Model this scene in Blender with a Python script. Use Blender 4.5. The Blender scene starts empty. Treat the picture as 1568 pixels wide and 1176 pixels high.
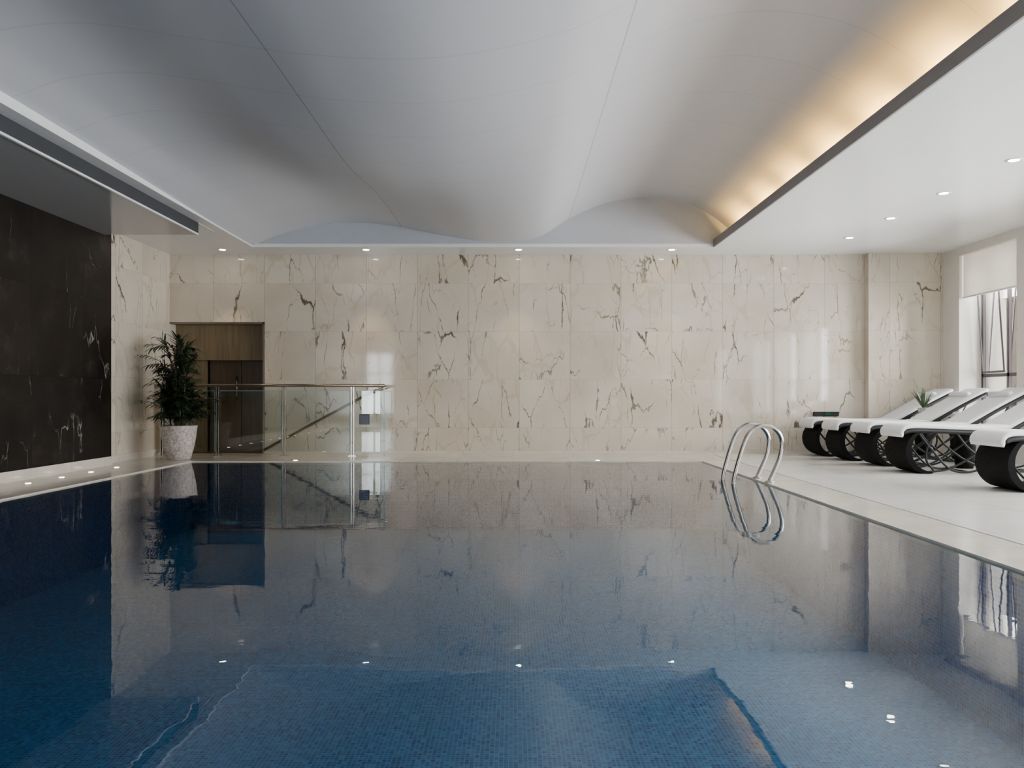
import bpy, bmesh, math, random
from mathutils import Vector, Matrix
random.seed(7)
S = bpy.context.scene
CAMZ=0.91; CEIL=3.18; D=12.75

# ---------------------------------------------------------------- materials
class NT:
    def __init__(s,name):
        s.m=bpy.data.materials.new(name); s.m.use_nodes=True
        s.t=s.m.node_tree; s.t.nodes.clear()
        s.out=s.t.nodes.new('ShaderNodeOutputMaterial')
    def n(s,typ,ins=None,**kw):
        nd=s.t.nodes.new(typ)
        for k,v in kw.items(): setattr(nd,k,v)
        if ins:
            for k,v in ins.items():
                if isinstance(v,bpy.types.NodeSocket): s.t.links.new(v,nd.inputs[k])
                else: nd.inputs[k].default_value=v
        return nd
    def math(s,op,a,b=0.0,c=0.0,clamp=False):
        nd=s.n('ShaderNodeMath',{0:a,1:b,2:c},operation=op,use_clamp=clamp); return nd.outputs[0]
    def mix(s,f,a,b,blend='MIX'):
        nd=s.t.nodes.new('ShaderNodeMix'); nd.data_type='RGBA'; nd.blend_type=blend
        for i,v in ((0,f),(6,a),(7,b)):
            if isinstance(v,bpy.types.NodeSocket): s.t.links.new(v,nd.inputs[i])
            else: nd.inputs[i].default_value=v
        return nd.outputs[2]
    def ramp(s,f,stops):
        nd=s.t.nodes.new('ShaderNodeValToRGB'); s.t.links.new(f,nd.inputs[0])
        e=nd.color_ramp.elements
        while len(e)<len(stops): e.new(0.5)
        for i,(p,c) in enumerate(stops): e[i].position=p; e[i].color=c
        return nd.outputs[0]
    def maprange(s,v,a,b,c,d):
        nd=s.n('ShaderNodeMapRange',{0:v,1:a,2:b,3:c,4:d}); return nd.outputs[0]
    def pos(s):
        return s.n('ShaderNodeNewGeometry').outputs['Position']
    def obj(s):
        return s.n('ShaderNodeTexCoord').outputs['Object']
    def bump(s,h,st,dist=0.01):
        return s.n('ShaderNodeBump',{'Height':h,'Strength':st,'Distance':dist}).outputs[0]
    def finish(s,sh): s.t.links.new(sh,s.out.inputs[0]); return s.m
    def pbr(s,**k):
        nd=s.t.nodes.new('ShaderNodeBsdfPrincipled')
        mp={'col':'Base Color','rough':'Roughness','metal':'Metallic','spec':'Specular IOR Level','normal':'Normal','trans':'Transmission Weight','sheen':'Sheen Weight','coat':'Coat Weight'}
        for kk,v in k.items():
            i=nd.inputs[mp[kk]]
            if isinstance(v,bpy.types.NodeSocket): s.t.links.new(v,i)
            else: i.default_value=v
        return s.finish(nd.outputs[0])
def C(r,g,b): return (r,g,b,1)

def simple(name,col,rough=0.5,metal=0.0,spec=0.5,var=0.06,scale=8,bump=0.0):
    t=NT(name); p=t.obj()
    nz=t.n('ShaderNodeTexNoise',{'Vector':p,'Scale':scale,'Detail':3.0}).outputs[0]
    f=t.maprange(nz,0.3,0.7,1-var,1+var)
    c=t.mix(1.0,C(*col),f,'MULTIPLY')
    k=dict(col=c,rough=rough,metal=metal,spec=spec)
    if bump: k['normal']=t.bump(nz,bump)
    return t.pbr(**k)

def panel_coords(t,pu,pv,ou,ov):
    sp=t.n('ShaderNodeSeparateXYZ',{0:t.pos()})
    u=t.math('ADD',sp.outputs[0],sp.outputs[1]); 
    u=t.math('SUBTRACT',u,ou); v=t.math('SUBTRACT',sp.outputs[2],ov)
    us=t.math('DIVIDE',u,pu); vs=t.math('DIVIDE',v,pv)
    cu=t.math('FLOOR',us); cv=t.math('FLOOR',vs)
    cell=t.n('ShaderNodeCombineXYZ',{0:cu,1:cv,2:0.0}).outputs[0]
    wn=t.n('ShaderNodeTexWhiteNoise',{'Vector':cell})
    fu=t.math('FRACT',us); fv=t.math('FRACT',vs)
    du=t.math('MULTIPLY',t.math('MINIMUM',fu,t.math('SUBTRACT',1.0,fu)),pu)
    dv=t.math('MULTIPLY',t.math('MINIMUM',fv,t.math('SUBTRACT',1.0,fv)),pv)
    off=t.n('ShaderNodeVectorMath',{0:wn.outputs[1],1:(17.,17.,17.)},operation='MULTIPLY').outputs[0]
    p=t.n('ShaderNodeCombineXYZ',{0:u,1:0.0,2:v}).outputs[0]
    p=t.n('ShaderNodeVectorMath',{0:p,1:off},operation='ADD').outputs[0]
    return p,du,dv,wn.outputs[0]

def vein(t,p,scale,width,mlo,mhi,dist=0.12,rot=0.6,stretch=0.45,msc=1.9,det=2.5,minw=0.0006):
    mp=t.n('ShaderNodeMapping',{'Vector':p,'Rotation':(0,rot,0),'Scale':(1.0,1.0,stretch)}).outputs[0]
    nz=t.n('ShaderNodeTexNoise',{'Vector':mp,'Scale':4.0,'Detail':det,'Roughness':0.6})
    d=t.n('ShaderNodeVectorMath',{0:nz.outputs[1],1:(0.5,0.5,0.5)},operation='SUBTRACT').outputs[0]
    d=t.n('ShaderNodeVectorMath',{0:d,'Scale':dist*2},operation='SCALE').outputs[0]
    q=t.n('ShaderNodeVectorMath',{0:mp,1:d},operation='ADD').outputs[0]
    vo=t.n('ShaderNodeTexVoronoi',{'Vector':q,'Scale':scale},feature='DISTANCE_TO_EDGE').outputs[0]
    mk=t.n('ShaderNodeTexNoise',{'Vector':p,'Scale':msc,'Detail':1.0}).outputs[0]
    mk=t.maprange(mk,mlo,mhi,0.0,1.0)
    w=t.math('MULTIPLY',mk,width)
    w=t.math('ADD',w,minw)
    ln=t.math('SUBTRACT',1.0,t.math('DIVIDE',vo,w),clamp=True)
    ln=t.math('MULTIPLY',ln,1.6,clamp=True)
    return t.math('MULTIPLY',ln,t.math('POWER',mk,0.5),clamp=True)

def cream_marble():
    t=NT('cream_marble')
    p,du,dv,r=panel_coords(t,0.815,0.77,D+0.094,0.41)
    nz=t.n('ShaderNodeTexNoise',{'Vector':p,'Scale':1.1,'Detail':5.0,'Roughness':0.5}).outputs[0]
    base=t.ramp(nz,[(0.3,C(.565,.49,.385)),(0.5,C(.64,.57,.47)),(0.7,C(.69,.63,.54))])
    tone=t.maprange(r,0,1,0.95,1.03)
    base=t.mix(1.0,base,tone,'MULTIPLY')
    v0=vein(t,p,2.2,0.05,0.40,0.62,0.10,0.5,0.5)
    base=t.mix(t.math('MULTIPLY',v0,0.28),base,C(.40,.29,.18))
    v1=vein(t,p,1.3,0.016,0.46,0.67,0.12,-0.75,0.40,1.8,4.0)
    base=t.mix(t.math('MULTIPLY',v1,0.92),base,C(.10,.065,.04))
    v2=vein(t,p,1.7,0.0095,0.42,0.58,0.11,-0.5,0.32,2.2,4.0,.0012)
    base=t.mix(t.math('MULTIPLY',v2,0.8),base,C(.19,.13,.08))
    v3=vein(t,p,2.3,0.007,0.45,0.60,0.12,0.8,0.35,2.0,4.0,.0010)
    base=t.mix(t.math('MULTIPLY',v3,0.6),base,C(.25,.175,.12))
    j=t.math('LESS_THAN',du,0.003); j2=t.math('MULTIPLY',t.math('LESS_THAN',dv,0.0025),0.5)
    jj=t.math('MULTIPLY',t.math('MAXIMUM',j,j2),0.7)
    base=t.mix(jj,base,C(.22,.18,.13))
    return t.pbr(col=base,rough=0.06,spec=0.45)
def dark_marble():
    t=NT('dark_marble')
    p,du,dv,r=panel_coords(t,1.05,1.02,0.35,0.12)
    nz=t.n('ShaderNodeTexNoise',{'Vector':p,'Scale':2.5,'Detail':8.0,'Roughness':0.7}).outputs[0]
    base=t.ramp(nz,[(0.3,C(.006,.005,.0045)),(0.55,C(.013,.0105,.009)),(0.75,C(.036,.029,.024))])
    v1=vein(t,p,2.6,0.012,0.5,0.70,0.15,0.5,0.3,1.9,4.0)
    base=t.mix(t.math('MULTIPLY',v1,0.75),base,C(.36,.33,.30))
    j=t.math('LESS_THAN',t.math('MINIMUM',du,dv),0.004)
    base=t.mix(j,base,C(.002,.002,.002))
    tone=t.maprange(r,0,1,0.8,1.25)
    base=t.mix(1.0,base,tone,'MULTIPLY')
    return t.pbr(col=base,rough=0.30,spec=0.15)
def floor_mat(name,c0,c1,tile,rough):
    t=NT(name); sp=t.n('ShaderNodeSeparateXYZ',{0:t.pos()})
    xs=t.math('DIVIDE',sp.outputs[0],tile); ys=t.math('DIVIDE',sp.outputs[1],tile)
    cell=t.n('ShaderNodeCombineXYZ',{0:t.math('FLOOR',xs),1:t.math('FLOOR',ys),2:0.0}).outputs[0]
    r=t.n('ShaderNodeTexWhiteNoise',{'Vector':cell}).outputs[0]
    fx=t.math('FRACT',xs); fy=t.math('FRACT',ys)
    d=t.math('MINIMUM',t.math('MINIMUM',fx,t.math('SUBTRACT',1.0,fx)),t.math('MINIMUM',fy,t.math('SUBTRACT',1.0,fy)))
    nz=t.n('ShaderNodeTexNoise',{'Vector':t.pos(),'Scale':3.0,'Detail':6.0}).outputs[0]
    b=t.mix(t.maprange(nz,.3,.7,0,1),C(*c0),C(*c1))
    b=t.mix(1.0,b,t.maprange(r,0,1,.96,1.03),'MULTIPLY')
    b=t.mix(t.math('MULTIPLY',t.math('LESS_THAN',d,0.003/tile),0.6),b,C(.25,.23,.2))
    return t.pbr(col=b,rough=rough,spec=0.5)
def mosaic():
    t=NT('pool_mosaic'); tl=0.025
    sp=t.n('ShaderNodeSeparateXYZ',{0:t.pos()})
    s=[t.math('DIVIDE',sp.outputs[i],tl) for i in range(3)]
    fl=[t.math('FLOOR',x) for x in s]
    cell=t.n('ShaderNodeCombineXYZ',{0:fl[0],1:fl[1],2:fl[2]}).outputs[0]
    r=t.n('ShaderNodeTexWhiteNoise',{'Vector':cell}).outputs[0]
    dd=None
    for x in s:
        f=t.math('FRACT',x); m=t.math('MINIMUM',f,t.math('SUBTRACT',1.0,f))
        dd=m if dd is None else t.math('MINIMUM',dd,m)
    b=t.ramp(r,[(0.0,C(.020,.085,.24)),(0.25,C(.045,.19,.43)),(0.7,C(.065,.24,.50)),(1.0,C(.15,.37,.62))])
    b=t.mix(t.math('LESS_THAN',dd,0.08),b,C(.22,.44,.63))
    return t.pbr(col=b,rough=0.4)
def water():
    t=NT('pool_water'); p=t.pos()
    mp=t.n('ShaderNodeMapping',{'Vector':p,'Scale':(1.0,1.6,1.0)}).outputs[0]
    n1=t.n('ShaderNodeTexNoise',{'Vector':mp,'Scale':1.1,'Detail':2.0}).outputs[0]
    n2=t.n('ShaderNodeTexNoise',{'Vector':mp,'Scale':7.0,'Detail':2.0}).outputs[0]
    h=t.math('ADD',n1,t.math('MULTIPLY',n2,0.10))
    nb=t.bump(h,0.12,0.02)
    fr=t.n('ShaderNodeFresnel',{'IOR':1.35,'Normal':nb}).outputs[0]
    tr=t.n('ShaderNodeBsdfTransparent',{'Color':C(.63,.88,.95)}).outputs[0]
    gl=t.n('ShaderNodeBsdfGlossy',{'Color':C(1,1,1),'Roughness':0.005,'Normal':nb}).outputs[0]
    return t.finish(t.n('ShaderNodeMixShader',{0:fr,1:tr,2:gl}).outputs[0])
def glass(name,tint):
    t=NT(name)
    fr=t.n('ShaderNodeFresnel',{'IOR':1.45}).outputs[0]
    tr=t.n('ShaderNodeBsdfTransparent',{'Color':C(*tint)}).outputs[0]
    gl=t.n('ShaderNodeBsdfGlossy',{'Color':C(1,1,1),'Roughness':0.0}).outputs[0]
    return t.finish(t.n('ShaderNodeMixShader',{0:fr,1:tr,2:gl}).outputs[0])
def emis(name,col,st):
    t=NT(name); return t.finish(t.n('ShaderNodeEmission',{'Color':C(*col),'Strength':st}).outputs[0])
def vault_mat():
    t=NT('vault_membrane'); sp=t.n('ShaderNodeSeparateXYZ',{0:t.pos()})
    x,y=sp.outputs[0],sp.outputs[1]
    fy=t.math('FRACT',t.math('DIVIDE',t.math('ADD',y,50.3),0.82)); dy=t.math('MINIMUM',fy,t.math('SUBTRACT',1.0,fy))
    ly=t.math('LESS_THAN',dy,0.008)
    fx=t.math('FRACT',t.math('DIVIDE',t.math('ADD',x,25.5-0.85),2.55)); dx=t.math('MINIMUM',fx,t.math('SUBTRACT',1.0,fx))
    lx=t.math('LESS_THAN',dx,0.0022)
    l=t.math('ADD',t.math('MULTIPLY',ly,0.22),t.math('MULTIPLY',lx,0.6),clamp=True)
    b=t.mix(l,C(.58,.59,.63),C(.2,.2,.22))
    return t.pbr(col=b,rough=0.38,spec=0.4)
def blind_mat():
    t=NT('roller_blind_fabric')
    d=t.n('ShaderNodeBsdfDiffuse',{'Color':C(.88,.86,.81)}).outputs[0]
    tr=t.n('ShaderNodeBsdfTranslucent',{'Color':C(.86,.82,.74)}).outputs[0]
    return t.finish(t.n('ShaderNodeMixShader',{0:0.25,1:d,2:tr}).outputs[0])
def wood(name,c0,c1):
    t=NT(name); p=t.pos()
    mp=t.n('ShaderNodeMapping',{'Vector':p,'Scale':(14,14,1.0)}).outputs[0]
    nz=t.n('ShaderNodeTexNoise',{'Vector':mp,'Scale':2.0,'Detail':5.0}).outputs[0]
    return t.pbr(col=t.ramp(nz,[(.3,C(*c0)),(.7,C(*c1))]),rough=0.4)
def wicker(name,c0,c1):
    t=NT(name); p=t.obj()
    w=t.n('ShaderNodeTexWave',{'Vector':p,'Scale':22.0,'Distortion':0.5},wave_type='BANDS',bands_direction='Z').outputs[1]
    w2=t.n('ShaderNodeTexWave',{'Vector':p,'Scale':22.0,'Distortion':0.5},wave_type='BANDS',bands_direction='Y').outputs[1]
    m=t.math('MULTIPLY',w,w2)
    return t.pbr(col=t.mix(m,C(*c0),C(*c1)),rough=0.75,spec=.12,normal=t.bump(m,0.6,0.01))
def leafmat(name,c0,c1):
    t=NT(name); nz=t.n('ShaderNodeTexNoise',{'Vector':t.obj(),'Scale':9.0}).outputs[0]
    return t.pbr(col=t.mix(t.maprange(nz,.3,.7,0,1),C(*c0),C(*c1)),rough=0.45)
def potmat():
    t=NT('pot_crackle'); p=t.obj()
    v=t.n('ShaderNodeTexVoronoi',{'Vector':p,'Scale':28.0},feature='DISTANCE_TO_EDGE').outputs[0]
    nz=t.n('ShaderNodeTexNoise',{'Vector':p,'Scale':30.0,'Detail':4.0}).outputs[0]
    f=t.math('LESS_THAN',v,0.06)
    c=t.mix(t.maprange(nz,.35,.65,0,1),C(.34,.29,.26),C(.62,.58,.55))
    c=t.mix(t.math('MULTIPLY',f,.5),c,C(.25,.2,.17))
    return t.pbr(col=c,rough=0.6,normal=t.bump(v,0.3,0.01))

M=dict(
 marble=cream_marble(), dark=dark_marble(),
 deck=floor_mat('deck_tile',(.70,.68,.64),(.76,.74,.70),0.8,0.20),
 coping=floor_mat('coping_marble',(.60,.55,.47),(.70,.65,.57),0.8,0.15),
 mosaic=mosaic(), water=water(), glass=glass('clear_glass',(.93,.97,.96)), gedge=simple('glass_edge',(.15,.42,.45),.1),
 wglass=glass('window_glass',(.97,.98,.98)),
 white=simple('white_paint',(.80,.80,.80),.25,0,.5,.015),
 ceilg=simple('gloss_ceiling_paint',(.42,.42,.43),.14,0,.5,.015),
 gray=simple('grey_fascia_paint',(.26,.25,.25),.5,0,.4,.02),
 bluew=simple('vault_end_paint',(.46,.49,.54),.5,0,.4,.02),
 vault=vault_mat(), steel=simple('brushed_steel',(.50,.49,.47),.16,1.0,.5,.04),
 blackm=simple('dark_metal',(.012,.012,.013),.5,0,.3), slot=simple('slot_grille_black',(.035,.038,.045),.5),
 frame=simple('window_frame_metal',(.08,.065,.07),.4), blind=blind_mat(), wood=wood('corridor_wood',(.15,.105,.055),(.22,.16,.085)),
 woodd=wood('dark_door_veneer',(.07,.046,.028),(.11,.075,.045)), cushion=simple('white_cushion_fabric',(.80,.80,.81),.8,0,.3,.03,40,.2),
 wick=wicker('black_wicker',(.003,.003,.003),(.012,.011,.010)), rail=simple('bronze_handrail',(.24,.20,.16),.28,.9),
 leaf=leafmat('palm_leaf',(.006,.017,.006),(.018,.045,.014)), leaf2=leafmat('agave_leaf',(.05,.09,.05),(.14,.20,.11)),
 pot=potmat(), soil=simple('soil',(.03,.02,.012),.9), stem=simple('palm_stem',(.06,.055,.025),.7),
 lens=emis('downlight_lens',(1,.90,.75),40), led=emis('cove_led',(1,.56,.13),125), fled=emis('floor_led',(1,.80,.52),16),
 signm=simple('sign_navy',(.02,.03,.06),.3), green=emis('exit_green',(.05,.3,.15),.3), wallp=simple('warm_wall_paint',(.76,.72,.65),.6,0,.3,.02),
)

# ---------------------------------------------------------------- mesh helpers
def mkobj(name,verts,faces,mat,parent=None,smooth=False,loc=None):
    me=bpy.data.meshes.new(name); me.from_pydata(verts,[],faces)
    bm=bmesh.new(); bm.from_mesh(me); bmesh.ops.recalc_face_normals(bm,faces=bm.faces); bm.to_mesh(me); bm.free()
    me.materials.append(mat)
    if smooth:
        for p in me.polygons: p.use_smooth=True
    o=bpy.data.objects.new(name,me); S.collection.objects.link(o)
    if loc: o.location=loc
    if parent: o.parent=parent
    return o
BF=[(0,1,3,2),(4,6,7,5),(0,4,5,1),(2,3,7,6),(0,2,6,4),(1,5,7,3)]
def boxes(name,bl,mat,parent=None,bevel=0.0):
    V=[];F=[]
    for (x0,x1,y0,y1,z0,z1) in bl:
        b=len(V)
        V+=[(x,y,z) for x in (x0,x1) for y in (y0,y1) for z in (z0,z1)]
        F+=[tuple(b+i for i in f) for f in BF]
    o=mkobj(name,V,F,mat,parent)
    if bevel:
        m=o.modifiers.new('b','BEVEL'); m.width=bevel; m.segments=2
    return o
def empty(name,loc=(0,0,0)):
    e=bpy.data.objects.new(name,None); e.location=loc; e.empty_display_size=.1; S.collection.objects.link(e); return e
def catmull(pts,n=8):
    out=[]
    P=[Vector(p) for p in pts]; P=[2*P[0]-P[1]]+P+[2*P[-1]-P[-2]]
    for i in range(1,len(P)-2):
        for k in range(n):
            t=k/n; a,b,c,d=P[i-1:i+3]
            out.append(0.5*((2*b)+(c-a)*t+(2*a-5*b+4*c-d)*t*t+(3*b-a-3*c+d)*t**3))
    out.append(P[-2]); return out
def tubeg(path,r,seg=12,V=None,F=None):
    V=[] if V is None else V; F=[] if F is None else F
    base=len(V); n=len(path)
    up=None
    for i,p in enumerate(path):
        t=(path[min(i+1,n-1)]-path[max(i-1,0)]).normalized()
        if up is None:
            up=Vector((0,0,1)) if abs(t.z)<.9 else Vector((0,1,0))
        s=t.cross(up).normalized(); up=s.cross(t).normalized()
        rr=r[i] if isinstance(r,list) else r
        for k in range(seg):
            a=2*math.pi*k/seg; V.append(tuple(p+s*math.cos(a)*rr+up*math.sin(a)*rr))
    for i in range(n-1):
        for k in range(seg):
            a=base+i*seg+k; b=base+i*seg+(k+1)%seg
            F.append((a,b,b+seg,a+seg))
    F.append(tuple(base+k for k in range(seg))[::-1]); F.append(tuple(base+(n-1)*seg+k for k in range(seg)))
    return V,F
def tubes(name,paths,r,mat,parent=None,seg=12):
    V=[];F=[]
    for p in paths: tubeg([Vector(q) for q in p],r,seg,V,F)
    return mkobj(name,V,F,mat,parent,True)
def lathe(name,prof,c,mat,parent=None,seg=40):
    V=[];F=[]
    n=len(prof)
    for (r,z) in prof:
        for k in range(seg):
            a=2*math.pi*k/seg; V.append((c[0]+r*math.cos(a),c[1]+r*math.sin(a),c[2]+z))
    for i in range(n-1):
        for k in range(seg):
            a=i*seg+k;b=i*seg+(k+1)%seg; F.append((a,b,b+seg,a+seg))
    F.append(tuple(range(seg))[::-1]); F.append(tuple((n-1)*seg+k for k in range(seg)))
    return mkobj(name,V,F,mat,parent,True)

# ---------------------------------------------------------------- room shell
PX0,PX1,PY0,PY1=-4.53,2.66,0.6,11.21
BY=-3.0   # back wall
XL,XR=-5.35,6.8
boxes('floor',[(PX1+0.46+0.02,XR+.45,BY,D+.0,-0.2,0.0)],M['deck'])
boxes('floor_coping',[(PX1,PX1+0.455,BY,D,-0.05,0.0),(-5.55,PX0,BY,D,-.05,0),(PX0,PX1,PY1,D,-.05,0),(PX0,PX1,BY,PY0,-.05,0)],M['coping'])
boxes('floor_drain_slot',[(PX1+.455,PX1+.48,BY,D,-.2,-.02)],M['slot'])
boxes('floor_substrate',[(-5.6,PX0-.02,BY,D,-.3,-.05),(PX1+.02,PX1+.455,BY,D,-.3,-.05),(PX0-.02,PX1+.02,PY1+.02,D,-.3,-.05)],M['gray'])
PZ=-.96
boxes('floor_pool_basin',[(PX0-.02,PX1+.02,PY0-.02,PY1+.02,PZ-.1,PZ),
  (PX0-.02,PX0,PY0-.02,PY1+.02,PZ,-.05),(PX1,PX1+.02,PY0-.02,PY1+.02,PZ,-.05),
  (PX0,PX1,PY1,PY1+.02,PZ,-.05),(PX0,PX1,PY0-.02,PY0,PZ,-.05)],M['mosaic'])
WZ=-.014
mkobj('pool_water',[(PX0,PY0,WZ),(PX1,PY0,WZ),(PX1,PY1,WZ),(PX0,PY1,WZ)],[(0,1,2,3)],M['water'])

DX1=-3.98; DZ=2.10
boxes('wall_far',[(DX1,XR+.4,D,D+.2,0,4.3),(-5.7,DX1,D,D+.2,DZ,4.3)],M['marble'])
boxes('wall_far_pilaster',[(5.62,XR,12.6,D,0,CEIL)],M['marble'])
boxes('wall_left_return',[(-5.7,-5.5,10.6,14.2,0,CEIL+.3)],M['marble'])
boxes('wall_left',[(-5.6,XL,BY,10.6,.0,CEIL+.2)],M['dark'])
boxes('baseboard_left',[(XL,XL+.02,BY,10.6,0,.115),(-5.5,-5.485,10.6,D,0,.10)],M['coping'])
boxes('baseboard_far',[(DX1,5.62,D-.012,D,0,.04)],M['coping'])
boxes('wall_corridor',[(DX1,DX1+.1,D+.2,14.2,0,2.4),(-5.7,DX1+.1,14.2,14.3,0,2.4)],M['wood'])
boxes('ceiling_corridor',[(-5.5,DX1,D+.2,14.2,DZ+.001,2.2)],M['white'])
boxes('floor_corridor',[(-5.5,DX1,D,14.2,-.1,0)],M['woodd'])
dr=empty('door_1',(0,0,0))
boxes('lintel_panel',[(-5.5,DX1,12.98,13.03,1.5,DZ)],M['wood'],dr)
boxes('door_leaf',[(-5.05,-4.53,13.25,13.29,0,2.08),(-4.52,DX1,13.25,13.29,0,2.08)],M['woodd'],dr,.004)
boxes('door_side_panel',[(-5.5,-5.06,13.15,13.2,0,1.5)],M['wood'],dr)
boxes('frame',[(DX1-.03,DX1,D-.01,D+.2,0,DZ),(-5.5,DX1,D-.01,D+.2,DZ-.03,DZ)],M['rail'],dr)
tubes('handle',[[(-4.58,13.2,.85),(-4.58,13.2,1.25)]],.012,M['steel'],dr)

bw=[(-5.3,-4.3)]
segs=[]; x=-5.6
for a,b in bw: segs.append((x,a,BY-.2,BY,0,3.3)); x=b
segs.append((x,XR+.4,BY-.2,BY,0,3.3))
for a,b in bw: segs+=[(a,b,BY-.2,BY,0,.25),(a,b,BY-.2,BY,2.5,3.3)]
segs.append((-5.6,7.2,BY-.2,BY,3.3,4.3))
boxes('wall_back',segs,M['wallp'])
wi=1
for a,b in bw:
    e=empty('window_%d'%wi); wi+=1
    boxes('frame',[(a,a+.06,BY-.14,BY-.08,.25,2.5),(b-.06,b,BY-.14,BY-.08,.25,2.5),((a+b)/2-.03,(a+b)/2+.03,BY-.14,BY-.08,.25,2.5),(a,b,BY-.14,BY-.08,.25,.31),(a,b,BY-.14,BY-.08,2.44,2.5),(a,b,BY-.14,BY-.08,1.7,1.75)],M['frame'],e)

wins=[(10.76-1.95*i,12.15-1.95*i) for i in range(7)]
W0,W1=.45,3.05
rs=[]; y=D
for a,b in wins:
    rs.append((XR,XR+.4,b,y,0,CEIL+.2)); y=a
rs.append((XR,XR+.4,BY,y,0,CEIL+.2))
for a,b in wins: rs+=[(XR,XR+.4,a,b,0,W0),(XR,XR+.4,a,b,W1,CEIL+.2)]
boxes('wall_right',rs,M['wallp'])
for i,(a,b) in enumerate(wins):
    e=empty('window_%d'%wi); wi+=1
    x0,x1=7.14,7.18
    m=b-.66
    boxes('frame',[(x0,x1,a,a+.05,W0,W1),(x0,x1,b-.05,b,W0,W1),(x0,x1,m-.025,m+.025,W0,W1),(x0,x1,a,b,W0,W0+.05),(x0,x1,a,b,W1-.05,W1),(x0,x1,a,b,1.20,1.25)],M['frame'],e)
    mkobj('pane',[(7.16,a,W0),(7.16,b,W0),(7.16,b,W1),(7.16,a,W1)],[(0,1,2,3)],M['wglass'],e)
    if i==0:
        s=boxes('open_sash',[(-.008,.008,-.27,-.25,0,1.6),(-.008,.008,.25,.27,0,1.6),(-.008,.008,-.25,.25,0,.03),(-.008,.008,-.25,.25,1.57,1.6)],M['frame'],e)
        s.location=(7.12,b-.34,1.26); s.rotation_euler=(0,math.radians(-4),0)
    bl=empty('roller_blind')
    boxes('fabric',[(6.86,6.864,a+.01,b-.01,2.42,3.08)],M['blind'],bl)
    tubes('roller',[[(6.88,a+.01,3.08),(6.88,b-.01,3.08)]],.03,M['white'],bl)
    boxes('bottom_bar',[(6.85,6.874,a+.01,b-.01,2.40,2.425)],M['white'],bl)

# ceiling
VX0,VX1,VY=-3.96,3.04,12.1
TX=3.44
boxes('ceiling',[(TX,XR,BY,D,CEIL,CEIL+.10),(VX1,TX,BY,D,CEIL,CEIL+.02),
   (-4.12,VX0,BY,D,CEIL,CEIL+.16),(VX0,VX1,VY,D,CEIL,CEIL+.05),(-5.6,-4.12,10.42,D,CEIL,CEIL+.12)],M['white'])
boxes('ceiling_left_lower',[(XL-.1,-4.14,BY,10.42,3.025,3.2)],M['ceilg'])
boxes('trim_slot_diffuser',[(-4.14,-4.12,BY,10.42,3.035,CEIL)],M['slot'])
boxes('trim_slot_edge',[(-4.141,-4.115,BY,10.42,3.02,3.04),(-4.141,-4.115,10.42,10.95,CEIL-.004,CEIL)],M['white'])
boxes('trim_cove_lip',[(VX1-.001,VX1+.02,BY,VY,CEIL-.003,CEIL+.115)],M['gray'])
boxes('added_cove_light_shield',[(3.165,3.18,BY,VY,CEIL+.02,CEIL+.195)],M['white'])  # unseen board added to block shallow LED rays and narrow the cove glow
boxes('ceiling_vault_end',[(VX0,TX+.05,VY+.002,VY+.04,CEIL+.051,4.3)],M['bluew'])
boxes('ceiling_roof_slab',[(-5.7,7.2,BY-.2,D+.2,4.3,4.4)],M['gray'])
KF=[(-4.5,2.95),(-3.96,3.20),(-3.43,3.41),(-2.64,3.55),(-1.85,3.51),(-1.05,3.355),(-.4,3.265),(.35,3.32),(.9,3.64),(1.43,3.85),(2.0,3.93),(2.6,3.84),(3.05,3.63),(3.45,3.28),(3.9,2.8)]
KN=[(-4.5,3.15),(-3.96,3.27),(-3.52,3.42),(-2.95,3.47),(-2.15,3.36),(-1.35,3.25),(-.5,3.235),(.35,3.41),(.9,3.66),(1.43,3.87),(2.0,3.95),(2.6,3.86),(3.05,3.64),(3.45,3.28),(3.9,2.8)]
def prof(x,y):
    tl=max(0,min(1,(11.2-y)/5.2)); tl=tl*tl*(3-2*tl)
    wv=math.exp(-((y-8.2)/1.3)**2)
    k=[(a[0]*(1-tl)+b[0]*tl,a[1]*(1-tl)+b[1]*tl) for a,b in zip(KF,KN)]
    k[3]=(k[3][0],k[3][1]-.045*wv); k[4]=(k[4][0],k[4][1]-.09*wv); k[5]=(k[5][0],k[5][1]-.05*wv)
    for i in range(1,len(k)-2):
        if k[i][0]<=x<=k[i+1][0]:
            a,b,c,d=k[i-1][1],k[i][1],k[i+1][1],k[i+2][1]
            xa,xb,xc,xd=[k[j][0] for j in (i-1,i,i+1,i+2)]
            h=xc-xb; t=(x-xb)/h
            m0=(c-a)/(xc-xa)*h; m1=(d-b)/(xd-xb)*h
            return (2*t**3-3*t*t+1)*b+(t**3-2*t*t+t)*m0+(-2*t**3+3*t*t)*c+(t**3-t*t)*m1
    return k[1][1]
nx,ny=150,90
V=[];F=[]
for j in range(ny+1):
    yy=BY+(VY-BY)*j/ny
    for i in range(nx+1):
        xx=VX0+(TX-VX0)*i/nx
        V.append((xx,yy,prof(xx,yy)))
for j in range(ny):
    for i in range(nx):
        a=j*(nx+1)+i; F.append((a,a+1,a+nx+2,a+nx+1))
mkobj('ceiling_wave_vault',V,F,M['vault'],None,True)
cl=[]; y=BY+.3
while y<VY-.5:
    cl.append((3.24,3.32,y,y+.60,CEIL+.05,CEIL+.06)); y+=1.05
boxes('cove_light_strip',cl,M['led'])

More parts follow.
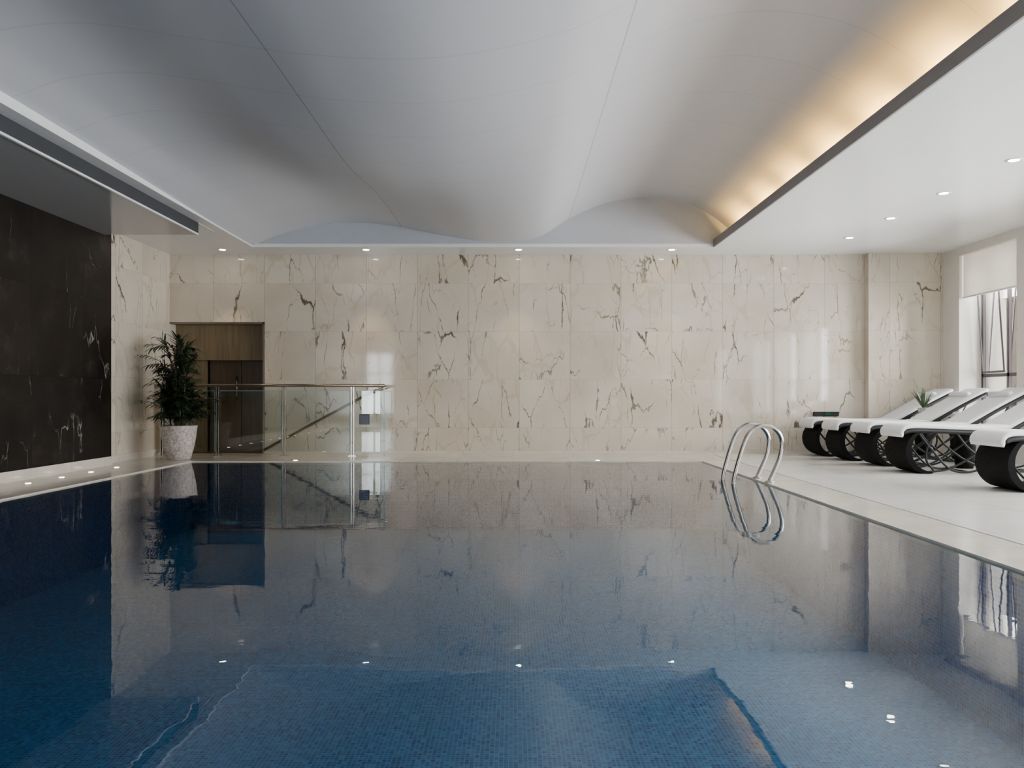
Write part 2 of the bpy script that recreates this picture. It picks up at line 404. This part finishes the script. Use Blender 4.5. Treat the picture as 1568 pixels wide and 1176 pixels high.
def downlight(x,y,power,ang=46,z=CEIL):
    e=empty('downlight',(x,y,z))
    lathe('trim_ring',[(.05,-.002),(.075,-.006),(.078,-.001),(.05,0)],(0,0,0),M['white'],e,24)
    lathe('lens',[(.001,-.004),(.048,-.004),(.048,-.002),(.001,-.002)],(0,0,0),M['lens'],e,24)
    L=bpy.data.lights.new('spot','SPOT'); L.energy=power; L.color=(1,.76,.47); L.spot_size=math.radians(ang); L.spot_blend=.6; L.shadow_soft_size=.03
    o=bpy.data.objects.new('spot',L); S.collection.objects.link(o); o.parent=e; o.location=(0,0,-.03)
for x in (-4.5,-2.28,.08,2.45): downlight(x,12.32,50,58)
for i in range(9): downlight(4.81,11.4-1.25*i,22,60)
fl=empty('floor_uplights')
for i in range(14):
    lathe('uplight_%d'%(i+1),[(.028,0),(.028,.004),(.001,.005)],(-5.08,10.2-i*.62,0),M['fled'],fl,16)
for i,x in enumerate((-3.1,1.2)):
    lathe('edge_glow_disc_%d'%(i+1),[(.03,0),(.03,.004),(.001,.005)],(x,PY1+.12,0),M['fled'],fl,16)  # small emissive discs put in for bright spots at the far pool edge

# ---------------------------------------------------------------- balustrade
g=empty('glass_balustrade')
GY=12.2; px=[-5.38,-4.53,-3.51,-2.46,-1.99]
tubes('top_rail',[[(-5.45,GY,1.08),(-1.97,GY,1.08)]],.022,M['rail'],g)
pl=[]
for i,x in enumerate(px[:-1]): pl+= [(x-.028,x-.010,GY-.02,GY+.02,0,1.06),(x+.010,x+.028,GY-.02,GY+.02,0,1.06)]
boxes('posts',pl,M['steel'],g,.003)
boxes('base_plates',[(x-.06,x+.06,GY-.05,GY+.05,0,.012) for x in px[:-1]],M['steel'],g)
boxes('panels',[(px[i]+.04,px[i+1]-.04,GY-.006,GY+.006,.06,1.0) for i in range(4)],M['glass'],g)
ed=[]
for i in range(4):
    a,b=px[i]+.04,px[i+1]-.04
    ed+=[(b-.008,b,GY-.0065,GY+.0065,.06,1.0)]
    ed+=[(a,b,GY-.0065,GY+.0065,.992,1.0)]
boxes('panel_edges',ed,M['gedge'],g)
boxes('end_edge',[(-1.985,-1.972,GY-.008,GY+.008,.0,1.06)],M['gedge'],g)
boxes('notice_sign',[(-2.36,-2.20,GY-.014,GY-.008,.48,.64)],M['signm'],g)
boxes('notice_text',[(-2.34,-2.22,GY-.016,GY-.0145,.50+.03*k,.506+.03*k) for k in range(4)],M['gray'],g)
h=empty('stair_handrail')
tubes('rail',[[(-3.95,12.62,.06),(-2.25,12.62,.98),(-2.0,12.62,1.06)]],.022,M['rail'],h)
tubes('brackets',[[(-3.5,12.62,.30),(-3.5,12.745,.26)],[(-2.5,12.62,.84),(-2.5,12.745,.80)]],.01,M['steel'],h)

# ---------------------------------------------------------------- pool ladder
lad=empty('pool_ladder')
def ladpath(y):
    p=[(2.50,y,-.85),(2.45,y,-.5),(2.35,y,-.15),(2.33,y,0.0),(2.38,y,.22),(2.46,y,.46),(2.54,y,.565),(2.65,y,.60),(2.77,y,.565),(2.84,y,.45),(2.82,y,.27),(2.75,y,.10),(2.70,y,-.01)]
    return catmull(p,6)
tubes('handrails',[ladpath(8.43),ladpath(8.86)],.023,M['steel'],lad,14)
lathe('foot_flange',[(.05,0),(.05,.012),(.03,.02)],(2.70+.015,8.43,0),M['steel'],lad,20)
lathe('foot_flange_far',[(.05,0),(.05,.012),(.03,.02)],(2.70+.015,8.86,0),M['steel'],lad,20)
boxes('treads',[(2.36,2.44,8.43,8.86,-.30,-.27),(2.42,2.50,8.43,8.86,-.60,-.57)],M['steel'],lad)

# ---------------------------------------------------------------- sun loungers
def lounger(x0,y0):
    e=empty('sun_lounger' ,(x0,y0,0)); Wd=.54
    path=catmull([(-.01,0,.43),(.0,0,.51),(.09,0,.556),(.4,0,.552),(.85,0,.535),(1.22,0,.545),(1.32,0,.585),(1.7,0,.80),(2.06,0,.985),(2.11,0,.99)],6)
    V=[];F=[];n=len(path); seg=20
    for k,p in enumerate(path):
        t=(path[min(k+1,n-1)]-path[max(k-1,0)]).normalized(); nn=Vector((-t.z,0,t.x))
        th=.030*min(1,(.35+k*.3),(.35+(n-1-k)*.3)); w=Wd/2
        for q in range(seg):
            a=2*math.pi*q/seg; ca,sa=math.cos(a),math.sin(a)
            sx=math.copysign(abs(ca)**.22,ca); sz=math.copysign(abs(sa)**.6,sa)
            V.append(tuple(p+Vector((0,w+sx*w,0))+nn*sz*th))
    for k in range(n-1):
        for q in range(seg):
            a=k*seg+q;b=k*seg+(q+1)%seg; F.append((a,b,b+seg,a+seg))
    F.append(tuple(range(seg))[::-1]);F.append(tuple((n-1)*seg+q for q in range(seg)))
    mkobj('cushion',V,F,M['cushion'],e,True)
    tubes('head_pillow',[[(1.86,.06,.935),(1.86,Wd-.06,.935)]],.045,M['cushion'],e)
    rail=[(p-Vector((0,0,.052))) for p in path[8:]]
    tubes('side_rails',[[q+Vector((0,.02,0)) for q in rail],[q+Vector((0,Wd-.02,0)) for q in rail]],.026,M['blackm'],e,10)
    def cres(cx,cz,ro,a0,a1,tmax,flip=1):
        N=28; V=[];F=[]
        for k in range(N+1):
            t=k/N; a=math.radians(a0+(a1-a0)*t)
            th=.02+tmax*math.sin(math.pi*t)**.9
            for yy in (0.0,Wd):
                V.append((cx+flip*ro*math.cos(a),yy,cz+ro*math.sin(a)))
                V.append((cx+flip*(ro-th)*math.cos(a),yy,cz+(ro-th)*math.sin(a)))
        for k in range(N):
            a=k*4;b=a+4
            F+=[(a,b,b+1,a+1),(a+2,a+3,b+3,b+2),(a,a+2,b+2,b),(a+1,b+1,b+3,a+3)]
        F+=[(0,1,3,2),(N*4,N*4+2,N*4+3,N*4+1)]
        return V,F
    V,F=cres(.29,.262,.262,108,282,.05); mkobj('woven_foot_loop',V,F,M['wick'],e,False)
    ws=[]
    for yy in (.02,Wd-.02):
        A=[(.30,yy,.02),(.55,yy,.06),(.85,yy,.22),(1.2,yy,.47)]
        B=[(.18,yy,.49),(.33,yy,.30),(.55,yy,.06),(.78,yy,.02),(1.0,yy,.10),(1.35,yy,.36),(1.5,yy,.50)]
        Cc=[(.42,yy,.50),(.30,yy,.33),(.28,yy,.16),(.38,yy,.02)]
        E=[(.62,yy,.50),(.8,yy,.28),(1.15,yy,.06),(1.6,yy,.015)]
        G=[(1.62,yy,.53),(1.82,yy,.40),(1.88,yy,.24),(1.80,yy,.08),(1.6,yy,.015)]
        for q in (A,B,Cc,E,G): ws.append(catmull(q,7))
    tubes('wire_frame',ws,.013,M['blackm'],e,8)
    tubes('cross_bars',[[(.78,.02,.02),(.78,Wd-.02,.02)],[(1.2,.02,.47),(1.2,Wd-.02,.47)],[(1.6,.02,.015),(1.6,Wd-.02,.015)]],.011,M['blackm'],e,8)
    tubes('back_stay',[[(1.85,.05,.82),(1.66,.05,.50)],[(1.85,Wd-.05,.82),(1.66,Wd-.05,.50)]],.011,M['blackm'],e,8)
for x,y in ((4.63,7.5),(4.58,9.35),(4.62,10.32),(4.57,11.2),(4.53,12.03)): lounger(x,y)
def table(x,y,r,h):
    e=empty('side_table',(x,y,0))
    lathe('drum',[(r*.75,0),(r*.8,.02),(r*.98,h*.5),(r*.85,h-.03)],(0,0,0),M['wick'],e)
    lathe('top',[(r*1.0,h-.03),(r*1.08,h-.02),(r*1.08,h),(r*.98,h+.003)],(0,0,0),M['blackm'],e)
table(5.72,10.10,.13,.52)
table(6.2,11.03,.14,.62)
table(6.12,11.885,.125,.62)
table(5.85,8.6,.2,.46)
for x,y,z in ((6.2,11.03,.625),(5.85,8.6,.465)):
    e=empty('rolled_towel',(x,y,z)); tubes('roll',[[(-.10,0,.035),(.10,0,.035)]],.035,M['cushion'],e)
    tubes('roll_end',[[(-.104,0,.035),(.104,0,.035)]],.02,M['cushion'],e)
e=empty('potted_agave',(6.12,11.885,.623))
lathe('pot',[(.05,0),(.07,.04),(.08,.12),(.07,.12),(.06,.10)],(0,0,0),M['pot'],e,24)
def blade(V,F,base,dirv,L,w,droop,seg=6):
    d=dirv.normalized(); s=d.cross(Vector((0,0,1)))
    if s.length<.05: s=Vector((1,0,0))
    s.normalize(); b=len(V); p=base.copy()
    for k in range(seg+1):
        t=k/seg; ww=w*math.sin(math.pi*min(.97,(t*.85+.15)))**.8
        V.append(tuple(p-s*ww)); V.append(tuple(p+s*ww))
        d=(d+Vector((0,0,-droop/seg))).normalized(); p=p+d*L/seg
    for k in range(seg):
        a=b+2*k; F.append((a,a+1,a+3,a+2))
V=[];F=[]
for k in range(26):
    a=random.random()*6.28; el=random.uniform(.55,1.5)
    blade(V,F,Vector((0,0,.10)),Vector((math.cos(a)*math.cos(el),.4*math.sin(a)*math.cos(el),math.sin(el))),random.uniform(.2,.34),.013,.25)
o=mkobj('leaves',V,F,M['leaf2'],e,True)

# ---------------------------------------------------------------- potted palm
pp=empty('potted_palm',(-4.83,11.5,0))
lathe('pot',[(.15,0),(.165,.01),(.20,.15),(.235,.33),(.25,.46),(.255,.49),(.235,.495),(.225,.46)],(0,0,0),M['pot'],pp,48)
lathe('soil',[(.225,.44),(.225,.455),(.001,.46)],(0,0,0),M['soil'],pp,32)
V=[];F=[]; SV=[];SF=[]
for st in range(20):
    a=st*2.4; r=random.uniform(.02,.14); hgt=random.uniform(.2,1.12)
    if st<3: hgt=1.15
    b=Vector((r*math.cos(a),r*math.sin(a),.44)); top=b+Vector((r*.9*math.cos(a),r*.9*math.sin(a),hgt))
    tubeg([b,(b+top)/2+Vector((.01,0,0)),top],.011,8,SV,SF)
    for fr in range(14):
        t=random.uniform(.1,1.0) if fr else 1.0
        o0=b.lerp(top,t); aa=random.random()*6.283; el=random.uniform(.4,1.4)
        d=Vector((math.cos(aa)*math.cos(el),math.sin(aa)*math.cos(el),math.sin(el)))
        L=random.uniform(.18,.34); q=o0.copy(); pts=[q.copy()]
        ns=6
        for k in range(ns):
            d=(d+Vector((0,0,-.10))).normalized(); q=q+d*L/ns; pts.append(q.copy())
            s=d.cross(Vector((0,0,1))); s=s.normalized() if s.length>.01 else Vector((1,0,0))
            if k>0:
                for sg in (-1,1):
                    blade(V,F,q,d*1.0+s*sg*.65+Vector((0,0,.12)),random.uniform(.13,.22),.014,.9,4)
        blade(V,F,q,d,.17,.014,.5,4)
        tubeg(pts,.0035,5,SV,SF)
lim=-.60
V=[(max(v[0],lim+abs(v[1])*.05),min(v[1],.62),v[2]) for v in V]
mkobj('fronds',V,F,M['leaf'],pp,True); mkobj('stems',SV,SF,M['stem'],pp,True)

e=empty('exit_sign',(5.0,D,.63))
boxes('housing',[(-.2,.2,-.03,0,-.035,.035)],M['blackm'],e); boxes('lit_symbol',[(-.02,.07,-.034,-.03,-.02,.02)],M['green'],e)

# ---------------------------------------------------------------- lights
def area(name,loc,rot,sx,sy,p,col):
    L=bpy.data.lights.new(name,'AREA'); L.shape='RECTANGLE'; L.size=sx; L.size_y=sy; L.energy=p; L.color=col
    o=bpy.data.objects.new(name,L); o.location=loc; o.rotation_euler=rot; S.collection.objects.link(o); return o
area('daylight_right',(8.1,4.8,1.9),(0,math.radians(90),0),4.2,18,5900,(.97,.985,1.0))
area('daylight_back',(-4.8,BY-.9,1.4),(math.radians(90),0,0),3,3.2,480,(.92,.96,1.0))
w=bpy.data.worlds.new('World'); S.world=w; w.use_nodes=True
bg=w.node_tree.nodes['Background']; bg.inputs[0].default_value=(.85,.92,1,1); bg.inputs[1].default_value=3

# ---------------------------------------------------------------- camera
cd=bpy.data.cameras.new('camera'); cam=bpy.data.objects.new('camera',cd); S.collection.objects.link(cam)
cam.location=(0,0,CAMZ); cam.rotation_euler=(math.radians(90),0,0)
cd.sensor_width=36; cd.lens=28; cd.clip_start=.05
cd.shift_y=19/1568; cd.shift_x=-2/1568
S.camera=cam
